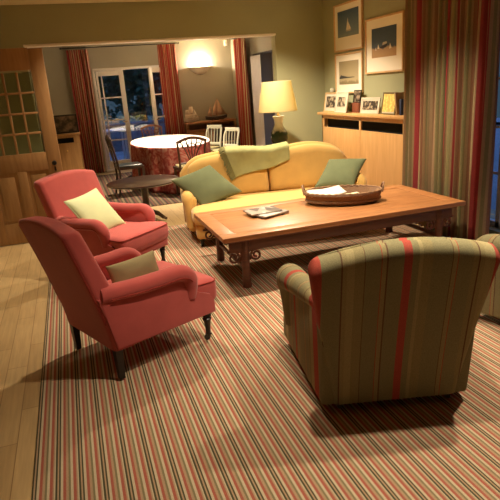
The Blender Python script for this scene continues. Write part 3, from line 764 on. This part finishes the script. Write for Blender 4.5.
# wall pictures
def wall_pic(label, y, z, w, h, mat_l, mat_t, mat_b, parts, bg):
    t = thing('framed_picture', label, 'picture', (XR-.001, y, z), 0, 'framed pictures on the right wall'); fw = .022
    mb = MB()
    for sg in (1, -1): mb.box((-.014, sg*(w/2-fw/2), 0), (.028, fw, h), .003); mb.box((-.014, 0, sg*(h/2-fw/2)), (.028, w-2*fw, fw), .003)
    mb.build('frame', FRAMEW, t)
    MB().box((-.008, 0, 0), (.012, w-2*fw, h-2*fw)).build('mount', MATB, t)
    iw, ih = w-2*fw-2*mat_l, h-2*fw-mat_t-mat_b; cz = (mat_b-mat_t)/2
    pr = MB().box((-.0145, 0, cz), (.003, iw, ih)).build('print', bg, t)
    for nm, poly, m in parts:
        MB().prism([(-u*iw/2, cz+v*ih/2) for u, v in poly], .002, 'yz', (-.0165, 0, 0)).build(nm, m, pr)
    return t
def vgrad(name, stops, z0, z1):
    m, nt, b = new_mat(name); tc = nd(nt, 'ShaderNodeTexCoord'); sp = nd(nt, 'ShaderNodeSeparateXYZ'); nt.links.new(tc.outputs['Object'], sp.inputs[0])
    mr = nd(nt, 'ShaderNodeMapRange'); mr.inputs[1].default_value = z0; mr.inputs[2].default_value = z1; nt.links.new(sp.outputs['Z'], mr.inputs[0])
    n = nd(nt, 'ShaderNodeTexNoise'); n.inputs['Scale'].default_value = 18; nt.links.new(tc.outputs['Object'], n.inputs['Vector'])
    a = nd(nt, 'ShaderNodeMath', operation='MULTIPLY_ADD'); a.inputs[1].default_value = .16; nt.links.new(n.outputs['Fac'], a.inputs[0]); nt.links.new(mr.outputs[0], a.inputs[2])
    r = ramp(nt, stops); nt.links.new(a.outputs[0], r.inputs[0]); nt.links.new(r.outputs[0], b.inputs['Base Color']); b.inputs['Roughness'].default_value = .5; return m
SEA1 = vgrad('blue_sea_print', [(.08, (.32, .31, .24)), (.35, (.22, .27, .26)), (.42, (.17, .23, .27)), (1, (.06, .11, .18))], -.22, .22)
SEA2 = vgrad('beach_print', [(.1, (.46, .27, .12)), (.42, (.50, .33, .18)), (.47, (.08, .12, .17)), (1, (.03, .055, .10))], -.2, .25)
SEPIA = vgrad('shore_print', [(.1, (.22, .16, .08)), (.35, (.26, .20, .10)), (.40, (.42, .34, .2)), (1, (.34, .27, .15))], -.25, .25)
SAILM = plain('painted_sail', (.78, .70, .55), .6); HULLD = plain('painted_hull_dark', (.05, .045, .04), .6); HULLW = plain('painted_hull_pale', (.5, .42, .32), .6)
wall_pic('framed picture of a white sailing boat on blue, the highest on the wall', 7.07, 2.275, .80, .62, .085, .075, .165,
         [('sail', [(-.16, -.50), (.02, .38), (.06, -.52)], SAILM), ('sail', [(.08, -.52), (.05, .10), (.30, -.46)], SAILM), ('hull', [(-.2, -.54), (.34, -.50), (.26, -.62), (-.12, -.63)], HULLW)], SEA1)
wall_pic('framed sepia shore picture hanging below the sailing boat', 7.07, 1.67, .78, .54, .09, .085, .10,
         [('headland', [(-.95, -.38), (-.8, -.18), (-.55, -.25), (-.1, -.36), (.6, -.38), (.6, -.42), (-.95, -.50)], HULLD)], SEPIA)
wall_pic('large framed picture of boats beached on sand beside the curtain', 6.17, 1.965, .86, .66, .13, .105, .165,
         [('hull', [(-.32, -.30), (-.20, -.42), (.18, -.38), (.36, -.12), (.05, -.22)], HULLD), ('cabin', [(-.1, -.2), (-.05, -.02), (.25, .02), (.28, -.12)], HULLW), ('sail', [(-.5, -.4), (-.44, -.1), (-.34, -.42)], SAILM), ('sail', [(.45, -.5), (.52, -.12), (.64, -.48)], SAILM), ('sail', [(-.7, -.5), (-.66, -.3), (-.58, -.5)], SAILM)], SEA2)

# ------------------------------------------------------------------ curtains
def curtain(label, p0, p1, z0, z1, m, folds, amp, seed, group=None, flare=0, hdr=True, tie=None):
    t = thing('curtain', label, 'curtain', (p0[0], p0[1], 0), 0, group)
    d = Vector((p1[0]-p0[0], p1[1]-p0[1], 0)); L = d.length; d.normalize(); nrm = Vector((-d.y, d.x, 0))
    rnd = random.Random(seed); ph = [rnd.uniform(0, 6.28) for _ in range(4)]
    nu = folds*12
    def off(u, v):
        a = 2*PI*folds*u+.9*math.sin(2*PI*u*1.7+ph[0])
        k = amp*(.55+.45*(1-v))*(1+.35*math.sin(5*u+ph[1]))
        return k*math.sin(a+.25*math.sin(3*v+ph[2]))+.25*k*math.sin(2.3*a+ph[3]+v)
    def f(u, v):
        uu = u+.012*math.sin(4*v+7*u+ph[1])*(1-v)
        p = d*(L*(uu+flare*(1-v)*(u-.5)))+nrm*off(u, v)
        return (p.x, p.y, z0+(z1-z0)*v)
    arc = [0]
    for i in range(nu): a = Vector(f(i/nu, .5)); b = Vector(f((i+1)/nu, .5)); arc.append(arc[-1]+(b-a).length)
    MB().grid(f, nu, 14, uvf=lambda u, v: (arc[int(round(u*nu))], v*2)).build('drape', m, t, 80, solid=.004)
    return t
curtain('wide red and olive striped curtain hanging next to the honey cabinet', (3.50, 5.27), (3.46, 4.40), .02, 2.62, CURT, 9, .046, 3, 'right wall curtains')
curtain('narrower red and olive striped curtain next to the bare window glass at the right', (3.42, 4.47), (3.45, 3.88), .02, 2.62, CURT, 5, .06, 11, 'right wall curtains')
curtain('gold and red striped curtain at the left of the garden doors', (.20, 12.24), (.62, 12.24), .02, 2.55, DCURT2, 5, .05, 5, 'dining room curtains')
curtain('red striped curtain at the right of the garden doors', (2.06, 12.22), (2.44, 12.22), .02, 2.57, DCURT, 5, .05, 9, 'dining room curtains', flare=.2)
curtain('red striped curtain at the side window of the dining room', (3.60, 11.75), (3.60, 10.95), .02, 2.55, DCURT, 7, .05, 21, 'dining room curtains')
lin = curtain('pale lilac curtain lining hanging in the side window reveal', (3.68, 10.88), (3.70, 10.32), .02, 2.16, SHEERM, 4, .03, 31, None, hdr=False)
rod = thing('curtain_rod', 'thin dark curtain rod above the garden doors', 'curtain rod', (0, 12.24, 2.585))
MB().tube([(.10, 0, 0), (2.52, 0, 0)], .011, 10).build('pole', DARKLEG, rod)
for x in (.10, 2.52): MB().lathe([(0, -.02), (.018, -.014), (.024, 0), (.018, .014), (0, .02)], (x, 0, 0), 12).build('finial', DARKLEG, rod)
for x in (.17, 1.35, 2.47): MB().box((x, .08, 0), (.016, .16, .02), .003).build('bracket', DARKLEG, rod)
rod = thing('curtain_rod', 'dark curtain rod above the right wall curtains', 'curtain rod', (3.50, 0, 2.655))
MB().tube([(-.04, 1.9, 0), (.0, 5.36, 0)], .014, 10).build('pole', DARKLEG, rod)
for y in (1.9, 5.36): MB().lathe([(0, -.025), (.022, -.018), (.03, 0), (.022, .018), (0, .025)], (0 if y > 3 else -.04, y, 0), 12).build('finial', DARKLEG, rod)
for y in (2.0, 5.30): MB().box((.155, y, 0), (.35, .016, .02), .003).build('bracket', DARKLEG, rod)
rod = thing('curtain_rod', 'dark curtain rod above the dining room side window', 'curtain rod', (3.60, 0, 2.58))
MB().tube([(0, 9.1, 0), (0, 11.85, 0)], .011, 10).build('pole', DARKLEG, rod)
for y in (9.2, 11.8): MB().box((.07, y, 0), (.14, .016, .02), .003).build('bracket', DARKLEG, rod)

# ------------------------------------------------------------------ dining room
ct = thing('dining_table', 'oval dining table hidden under the red patterned cloth', 'table', (1.70, 9.98, 0))
MB().lathe([(0, .715), (1, .715), (1, .742), (0, .742)], seg=48, sx=.64, sy=1.38).build('table_top', MIDW, ct)
for y in (-.6, .6):
    MB().lathe([(.22, .02), (.2, .05), (.06, .1), (.05, .3), (.08, .45), (.05, .6), (.14, .71)], (0, y, 0), 18).build('pedestal', MIDW, ct)
tc_ = thing('tablecloth', 'floor-length red patterned cloth on the dining table, its top painted white for lamp glare', 'tablecloth', (1.70, 9.98, 0))
MB().lathe([(0, .744), (.98, .744), (1.012, .752), (1.0, .757), (0, .758)], seg=72, sx=.665, sy=1.42).build('top_cloth', plain('glare_white_cloth', (.85, .78, .72), .8), tc_)  # lamp glare on the patterned cloth put into the colour as white
rings = []
for j in range(13):
    v = j/12; ring = []
    for k in range(144):
        a = 2*PI*k/144
        fo = (.045*v**.8)*(math.sin(a*15+.8*math.sin(a*3))+.4*math.sin(a*29+1))
        r = 1.015+.03*v+fo
        ring.append((.665*r*math.cos(a), 1.42*(1+(r-1)*.55)*math.sin(a), .752-.735*v))
    rings.append(ring)
MB().loft(rings, cap=False).build('skirt', DAMASK, tc_, 80, solid=.004)

def fan_chair(label, loc, rz, m, seatm, top=.92, w=.46, slats='fan'):
    t = thing('dining_chair', label, 'chair', (*loc, .010), math.radians(rz), 'dining chairs')
    # local: faces +x
    MB().loft([[(x*(.5+.0), y, z) for x, y in ((-.40, -.19), (.44, -.23), (.44, .23), (-.40, .19))] for z in (.43, .465)]).build('seat_rail', m, t)
    MB().box((0, 0, .475), (.40, .40, .04), .018, 3).build('seat', seatm, t)
    for sg in (1, -1):
        MB().tube(smooth_path([(-.24, sg*.185, 0), (-.19, sg*.185, .25), (-.19, sg*.19, .46), (-.23, sg*.20, .70), (-.275, sg*w*.47, top-.05)], 5), .017, 8).build('leg', m, t)
        MB().loft([[(.20+dx*s, sg*.205+dy*s, z) for dx, dy in ((1, 1), (-1, 1), (-1, -1), (1, -1))] for s, z in ((.014, 0), (.02, .43))]).build('leg', m, t)
    bx_ = -.275
    if slats == 'fan':
        arc = [(bx_+.0, -w/2+w*k/16, top-.06+.06*math.sin(PI*k/16)) for k in range(17)]
        MB().tube(arc, .022, 8, sq=(1, .7)).build('crest_rail', m, t)
        mb = MB()
        for k in range(5):
            u = (k-2)/2
            mb.tube(smooth_path([(bx_+.055, u*.03, .56), (bx_+.03, u*.085, .70), (bx_+.012, u*.13, .79), (bx_+.0, u*.165, top-.015-.04*u*u)], 5), .009, 6)
        for u in (-1, 0, 1):
            mb.tube([(bx_+.01, u*.10+.05*math.cos(2*PI*k/14), .80+.035*math.sin(2*PI*k/14)) for k in range(14)], .007, 6, closed=True)
        mb.build('splat', m, t)
        MB().tube([(bx_+.065, -.19, .54), (bx_+.065, .19, .54)], .014, 8).build('rail', m, t)
    else:
        MB().box((bx_-.0, 0, top-.03), (.026, w, .07), .006).build('crest_rail', m, t)
        for k in range(5): MB().tube([(bx_+.055, (k-2)*.075, .52), (bx_+.02, (k-2)*.08, .72), (bx_, (k-2)*.082, top-.04)], .014, 8, sq=(.6, 1.2)).build('slat', m, t)
        MB().box((bx_+.06, 0, .54), (.02, .40, .05), .004).build('rail', m, t)
    return t
fan_chair('dark wooden dining chair with black seat at the left of the table', (.85, 9.2), 4, DARKW, BLACKL, .98)
fan_chair('warm wooden dining chair with a curved crest at the far end of the table', (1.68, 11.62), -90, MIDW, BEIGEC, .93, .46)
fan_chair('dark wooden dining chair with pierced fan back at the near end of the table', (1.70, 8.30), 90, plain('polished_walnut', (.05, .018, .009), .4), BEIGEC, .915, .46)
fan_chair('white painted slat-back dining chair at the right of the table, the left one', (2.53, 10.55), 212, WHITEP, BEIGEC, .89, .40, 'slat')
fan_chair('white painted slat-back dining chair at the right of the table, the right one', (2.67, 9.86), 205, WHITEP, BEIGEC, .86, .40, 'slat')

sd = thing('side_table', 'round dark pedestal side table behind the coral armchairs', 'table', (.79, 6.86, 0))
MB().lathe([(0, .525), (.43, .525), (.455, .537), (.455, .548), (.44, .556), (0, .556)], seg=44).build('table_top', DARKW, sd)
MB().lathe([(.035, .10), (.055, .14), (.045, .2), (.04, .35), (.05, .46), (.09, .525)], seg=20).build('column', DARKW, sd)
for k in range(3):
    a = math.radians(250+120*k)
    MB().tube(smooth_path([(0.03*math.cos(a), .03*math.sin(a), .16), (.14*math.cos(a), .14*math.sin(a), .11), (.21*math.cos(a), .21*math.sin(a), .045), (.25*math.cos(a), .25*math.sin(a), .022)], 5), [.03]*6+[.024]*5+[.018]*5, 8).build('foot', DARKW, sd)

# far console with model ships
cs = thing('console_cabinet', 'low wooden cabinet with a dark slot below the model ships', 'cabinet', (3.04, 12.18, 0))
mb = MB()
mb.box((0, 0, .895), (1.16, .42, .04), .005)
for x in (-.55, .0, .55): mb.box((x, 0, .44), (.05, .38, .875))
mb.box((0, 0, .74), (1.09, .37, .03)); mb.box((0, 0, .42), (1.09, .37, .03)); mb.box((0, 0, .06), (1.09, .37, .10)); mb.box((0, .18, .45), (1.09, .015, .86))
mb.build('carcass', MIDW, cs)
MB().box((-.29, -.1, .58), (.53, .02, .29), .004).build('door', BEECH, cs)
MB().box((.29, -.1, .58), (.53, .02, .29), .004).build('door', DARKW, cs)
MB().box((-.29, -.1, .235), (.53, .02, .34), .004).build('door', BEECH, cs)
MB().box((.29, -.1, .235), (.53, .02, .34), .004).build('door', DARKW, cs)
def ship(label, loc, L, H, hullm, sailm, two):
    t = thing('model_ship', label, 'model ship', loc, 0, 'model ships on the far cabinet')
    rings = []
    for i in range(11):
        s = i/10; x = -L/2+L*s; b = .055*math.sin(PI*min(1, .12+.88*s*.98))**.7; dep = .05+.02*s if s < .9 else .045
        sh = .045+.03*(2*s-1)**2
        rings.append([(x, -b, sh+.03), (x, -b*.8, sh-.01), (x, 0, sh+.03-dep-.02), (x, b*.8, sh-.01), (x, b, sh+.03)])
    MB().loft(rings).build('hull', hullm, t)
    mb = MB().box((-L*.15, 0, .006), (.02, .09, .012)).box((L*.15, 0, .006), (.02, .09, .012)).box((-L*.15, 0, .02), (.012, .03, .04)).box((L*.15, 0, .02), (.012, .03, .04)).box((0, 0, .008), (L*.35, .02, .01)); mb.build('stand', MIDW, t)
    masts = ((-.22*L, .72*H), (.08*L, H)) if two else ((.0, H), (-.25*L, .8*H))
    for x, h in masts: MB().tube([(x, 0, .05), (x, 0, h)], [.006, .003], 8).build('mast', MIDW, t)
    def sail(poly):
        c = Vector((sum(p[0] for p in poly)/len(poly), 0, sum(p[1] for p in poly)/len(poly)))
        mb = MB(); n = len(poly)
        P = [Vector((a, 0, b)) for a, b in poly]
        cv = mb.bm.verts.new(c+Vector((0, -.02, 0))); vs = [mb.bm.verts.new(p) for p in P]
        for i in range(n): mb.bm.faces.new((vs[i], vs[(i+1) % n], cv))
        mb.build('sail', sailm, t, solid=.003)
    (xa, ha), (xb_, hb) = masts
    if two:
        sail([(xb_+.01, .10), (xb_+.01, hb*.97), (xb_+.32*L, .12)]); sail([(xb_-.01, .10), (xb_-.01, hb*.93), (xb_-.20*L, .55*hb), (xb_-.24*L, .10)])
        sail([(xa-.01, .10), (xa-.01, ha*.95), (xa-.2*L, .11)]); sail([(xb_+.34*L, .12), (xb_+.04, hb*.75), (L*.52, .10)])
    else:
        for x, h in masts:
            sail([(x-.07, .09), (x+.06, .09), (x+.055, .18), (x-.06, .18)]); sail([(x-.06, .19), (x+.055, .19), (x+.04, h*.93), (x-.045, h*.93)])
        sail([(xa+.06, .10), (xa+.06, ha*.8), (L*.48, .10)])
    MB().tube([(L*.42, 0, .085), (L*.58, 0, .12)], .004, 6).build('bowsprit', MIDW, t)
ship('smaller model ship with pale square sails on the far cabinet', (2.63, 12.12, .9155), .32, .36, HULLW, plain('pale_canvas', (.62, .50, .38), .8), False)
ship('larger model yacht with tan triangular sails on the far cabinet', (3.19, 12.10, .9155), .50, .48, HULLD, plain('tan_canvas', (.50, .30, .18), .8), True)
# sconce
sc_ = thing('wall_light', 'half-bowl plaster wall light glowing upwards in the dining room', 'wall light', (2.99, YF, 1.92))
rings = []
for r, z in ((.01, 0), (.07, .012), (.14, .05), (.20, .10), (.245, .15), (.255, .16)):
    rings.append([(r*math.cos(PI+PI*k/20), r*.62*math.sin(PI+PI*k/20)-.001, z) for k in range(21)])
MB().loft(rings, cap=False, closed=False).build('bowl', plain('plaster', (.78, .68, .5), .8), sc_, 60, solid=.008)
MB().lathe([(0, .05), (.02, .05), (.03, .08), (.03, .11), (0, .13)], (0, -.06, .03), 14).build('bulb', emit('warm_bulb_sconce', (1, .78, .45), 8), sc_)
MB().box((0, -.012, .06), (.06, .022, .09), .004).build('wall_plate', BRASS, sc_)
al = thing('motion_sensor', 'small white motion sensor high in the dining room corner', 'sensor', (3.62, 12.377, 2.50))
MB().box((0, 0, .055), (.07, .05, .13), .014, 3).build('housing', WHITE, al)
MB().box((0, -.027, .045), (.045, .01, .05), .004).build('lens', PAPER, al)
# left dining cabinet with dark picture
lc = thing('radiator_cabinet', 'pine cabinet with a dark slot beside the left curtain', 'cabinet', (-.13, 10.72, 0))
mb = MB()
mb.box((0, 0, .99), (.64, .46, .035), .005); mb.box((0, -.2, .955), (.58, .02, .05)); mb.box((0, -.2, .42), (.58, .02, .84))
for x in (-.29, .29): mb.box((x, 0, .485), (.02, .42, .97))
mb.box((-.25, -.2, .88), (.06, .02, .1)); mb.box((.235, -.2, .88), (.09, .02, .1)); mb.box((0, .2, .48), (.58, .012, .96))
mb.build('carcass', PINE, lc)
MB().box((0, -.1, .88), (.56, .02, .12)).build('slot_shade', DARKGAP, lc)  # dark sheet added as the shade within the slot
MB().lathe([(0, 0), (.012, .0), (.014, .012), (0, .02)], (0, 0, 0), 10, Matrix.Translation((.05, -.21, .70)) @ rot('X', 90)).build('knob', BRASS, lc)
pf = thing('photo_frame', 'dark picture standing on the pine cabinet at the left', 'picture', (-.03, 10.62, 1.0075))
M = rot('X', -7)
mb = MB()
for sg in (1, -1): mb.box((sg*.195, 0, .165), (.03, .02, .33), .003, M=M)
for z in (.015, .315): mb.box((0, 0, z), (.36, .02, .03), .003, M=M)
mb.build('frame', DARKLEG, pf)
MB().box((0, .003, .165), (.36, .008, .27), M=M).build('print', print_mat('dark_still_life', (.16, .10, .06), (.02, .012, .008), 7, 5), pf)

# ------------------------------------------------------------------ garden
struct('terrace', MB().box((3.0, 19.6, -.10), (22, 13.8, .1)).box((8.5, 5.5, -.10), (8.7, 20, .1)), plain('terrace_stone', (.30, .30, .30), .7, var=.15, vscale=1.5))
LEAF = plain('dark_leaves', (.06, .16, .10), .95, var=.5, vscale=2.5, spec=.05)
BARK = plain('bark', (.05, .04, .03), .9)
def tree(label, x, y, h, r, seed, group='garden trees'):
    t = thing('tree', label, 'tree', (x, y, -.05), 0, group)
    rnd = random.Random(seed)
    MB().tube([(0, 0, 0), (.05, .03, h*.3), (-.03, .0, h*.62)], [.11, .09, .05], 8).build('trunk', BARK, t)
    mb = MB()
    for i in range(2600):
        while True:
            p = Vector((rnd.uniform(-1, 1), rnd.uniform(-1, 1), rnd.uniform(-1, 1)))
            if .45 < p.length < 1: break
        k = 1+.3*noise.noise(p*2.2+Vector((seed, 0, 0)))
        p = Vector((p.x*r*k, p.y*r*k, h*.56+p.z*h*.44*k))
        if p.z < .1: continue
        s = rnd.uniform(.09, .19); q = Matrix.Rotation(rnd.uniform(0, 6.28), 3, Vector((rnd.uniform(-1, 1), rnd.uniform(-1, 1), rnd.uniform(-1, 1))).normalized())
        vs = [mb.bm.verts.new(p+q @ Vector(c)) for c in ((-s, 0, 0), (0, -s*.5, .0), (s, 0, .02), (0, s*.5, 0))]
        mb.bm.faces.new(vs)
    o = mb.build('foliage', LEAF, t); return t
tree('dark leafy tree at the left beyond the garden doors', .1, 19.3, 4.2, 1.15, 1)
tree('tall dark leafy tree straight beyond the garden doors', 2.6, 19.9, 5.2, 1.15, 2)
tree('dark leafy tree at the right beyond the garden doors', 5.1, 19.2, 4.2, 1.2, 3)
tree('big dark tree in the background of the garden', 1.2, 23.2, 5.6, 1.9, 6)
tree('dark background tree at the right of the garden', 5.6, 23.2, 5.6, 1.9, 7)
tree('dark leafy tree outside the right wall window', 9.6, 7.2, 3.6, 1.5, 4)
tree('dark leafy tree outside the dining side window', 8.6, 14.8, 3.4, 1.3, 5)
gw = tag(MB().box((0, 0, .38), (9, .22, .76), .01).box((0, 0, .80), (9.1, .30, .06), .01).build('garden_wall', plain('garden_wall_stone', (.20, .22, .22), .8, var=.3, vscale=4)), 'low stone wall across the garden beyond the terrace', 'wall'); gw.location = (2.3, 17.4, -.05)
ot = thing('patio_table', 'pale patio table on the terrace outside the garden doors', 'table', (1.03, 14.2, -.05))
MB().box((0, 0, .82), (.62, .9, .04), .008).build('table_top', WHITE, ot)
for sx in (-1, 1):
    for sy in (-1, 1): MB().box((sx*.26, sy*.4, .40), (.05, .05, .80), .004).build('leg', WHITE, ot)

# ------------------------------------------------------------------ camera
cam = bpy.data.cameras.new('camera'); co = bpy.data.objects.new('camera', cam); C.objects.link(co)
cam.sensor_fit = 'HORIZONTAL'; cam.sensor_width = 36; cam.lens = 540/500*36; cam.clip_start = .05; cam.clip_end = 200
p_, y_, r_ = math.radians(16.879), math.radians(17.206), math.radians(-4.246)
f = Vector((math.sin(y_)*math.cos(p_), math.cos(y_)*math.cos(p_), -math.sin(p_)))
rt = Vector((math.cos(y_), -math.sin(y_), 0)); up = rt.cross(f)
r2 = rt*math.cos(r_)+up*math.sin(r_); u2 = -rt*math.sin(r_)+up*math.cos(r_)
co.matrix_world = Matrix(((r2.x, u2.x, -f.x, 0), (r2.y, u2.y, -f.y, 0), (r2.z, u2.z, -f.z, 1.6), (0, 0, 0, 1)))
bpy.context.scene.camera = co

# ------------------------------------------------------------------ light
WARM = (1, .835, .605)
def spot(x, y, e, size=110, blend=.7, z=ZC-.02, col=WARM, tx=0, ty=0, r=.045):
    l = bpy.data.lights.new('ceiling_spot', 'SPOT'); l.energy = e; l.color = col; l.spot_size = math.radians(size); l.spot_blend = blend; l.shadow_soft_size = r
    o = bpy.data.objects.new('ceiling_spot', l); C.objects.link(o); o.location = (x, y, z)
    d = Vector((tx, ty, -1)); o.rotation_euler = d.to_track_quat('-Z', 'Y').to_euler(); return o
def point(x, y, z, e, r=.03, col=WARM):
    l = bpy.data.lights.new('bulb_light', 'POINT'); l.energy = e; l.color = col; l.shadow_soft_size = r
    o = bpy.data.objects.new('bulb_light', l); C.objects.link(o); o.location = (x, y, z); return o
spot(.95, 2.0, 105, 90, .8)
spot(2.3, 2.0, 135, 96, .8)
spot(.75, 4.35, 120, 100, .8)
spot(2.4, 4.35, 210, 100, .8)
spot(.6, 6.3, 100)
spot(2.4, 6.7, 235, 130, .6)
spot(1.55, 9.7, 480, 95)
point(2.79, 7.22, .722+.66, 110, col=(1, .84, .6))
point(2.99, YF-.07, 2.12, 38)

w = bpy.data.worlds.new('dusk'); bpy.context.scene.world = w; w.use_nodes = True
nt = w.node_tree; bg = nt.nodes['Background']
tc = nd(nt, 'ShaderNodeTexCoord'); sp = nd(nt, 'ShaderNodeSeparateXYZ'); nt.links.new(tc.outputs['Generated'], sp.inputs[0])
r = ramp(nt, [(0, (.03, .055, .085)), (.2, (.03, .06, .11)), (.5, (.12, .24, .62)), (1, (.14, .28, .8))]); nt.links.new(sp.outputs['Z'], r.inputs[0]); nt.links.new(r.outputs[0], bg.inputs[0])
bg.inputs[1].default_value = .8

sc = bpy.context.scene
sc.view_settings.view_transform = 'Standard'; sc.view_settings.look = 'None'; sc.view_settings.gamma = 1; sc.view_settings.exposure = 0.92
sc.view_settings.use_curve_mapping = False
sc.cycles.max_bounces = 8; sc.cycles.transparent_max_bounces = 12
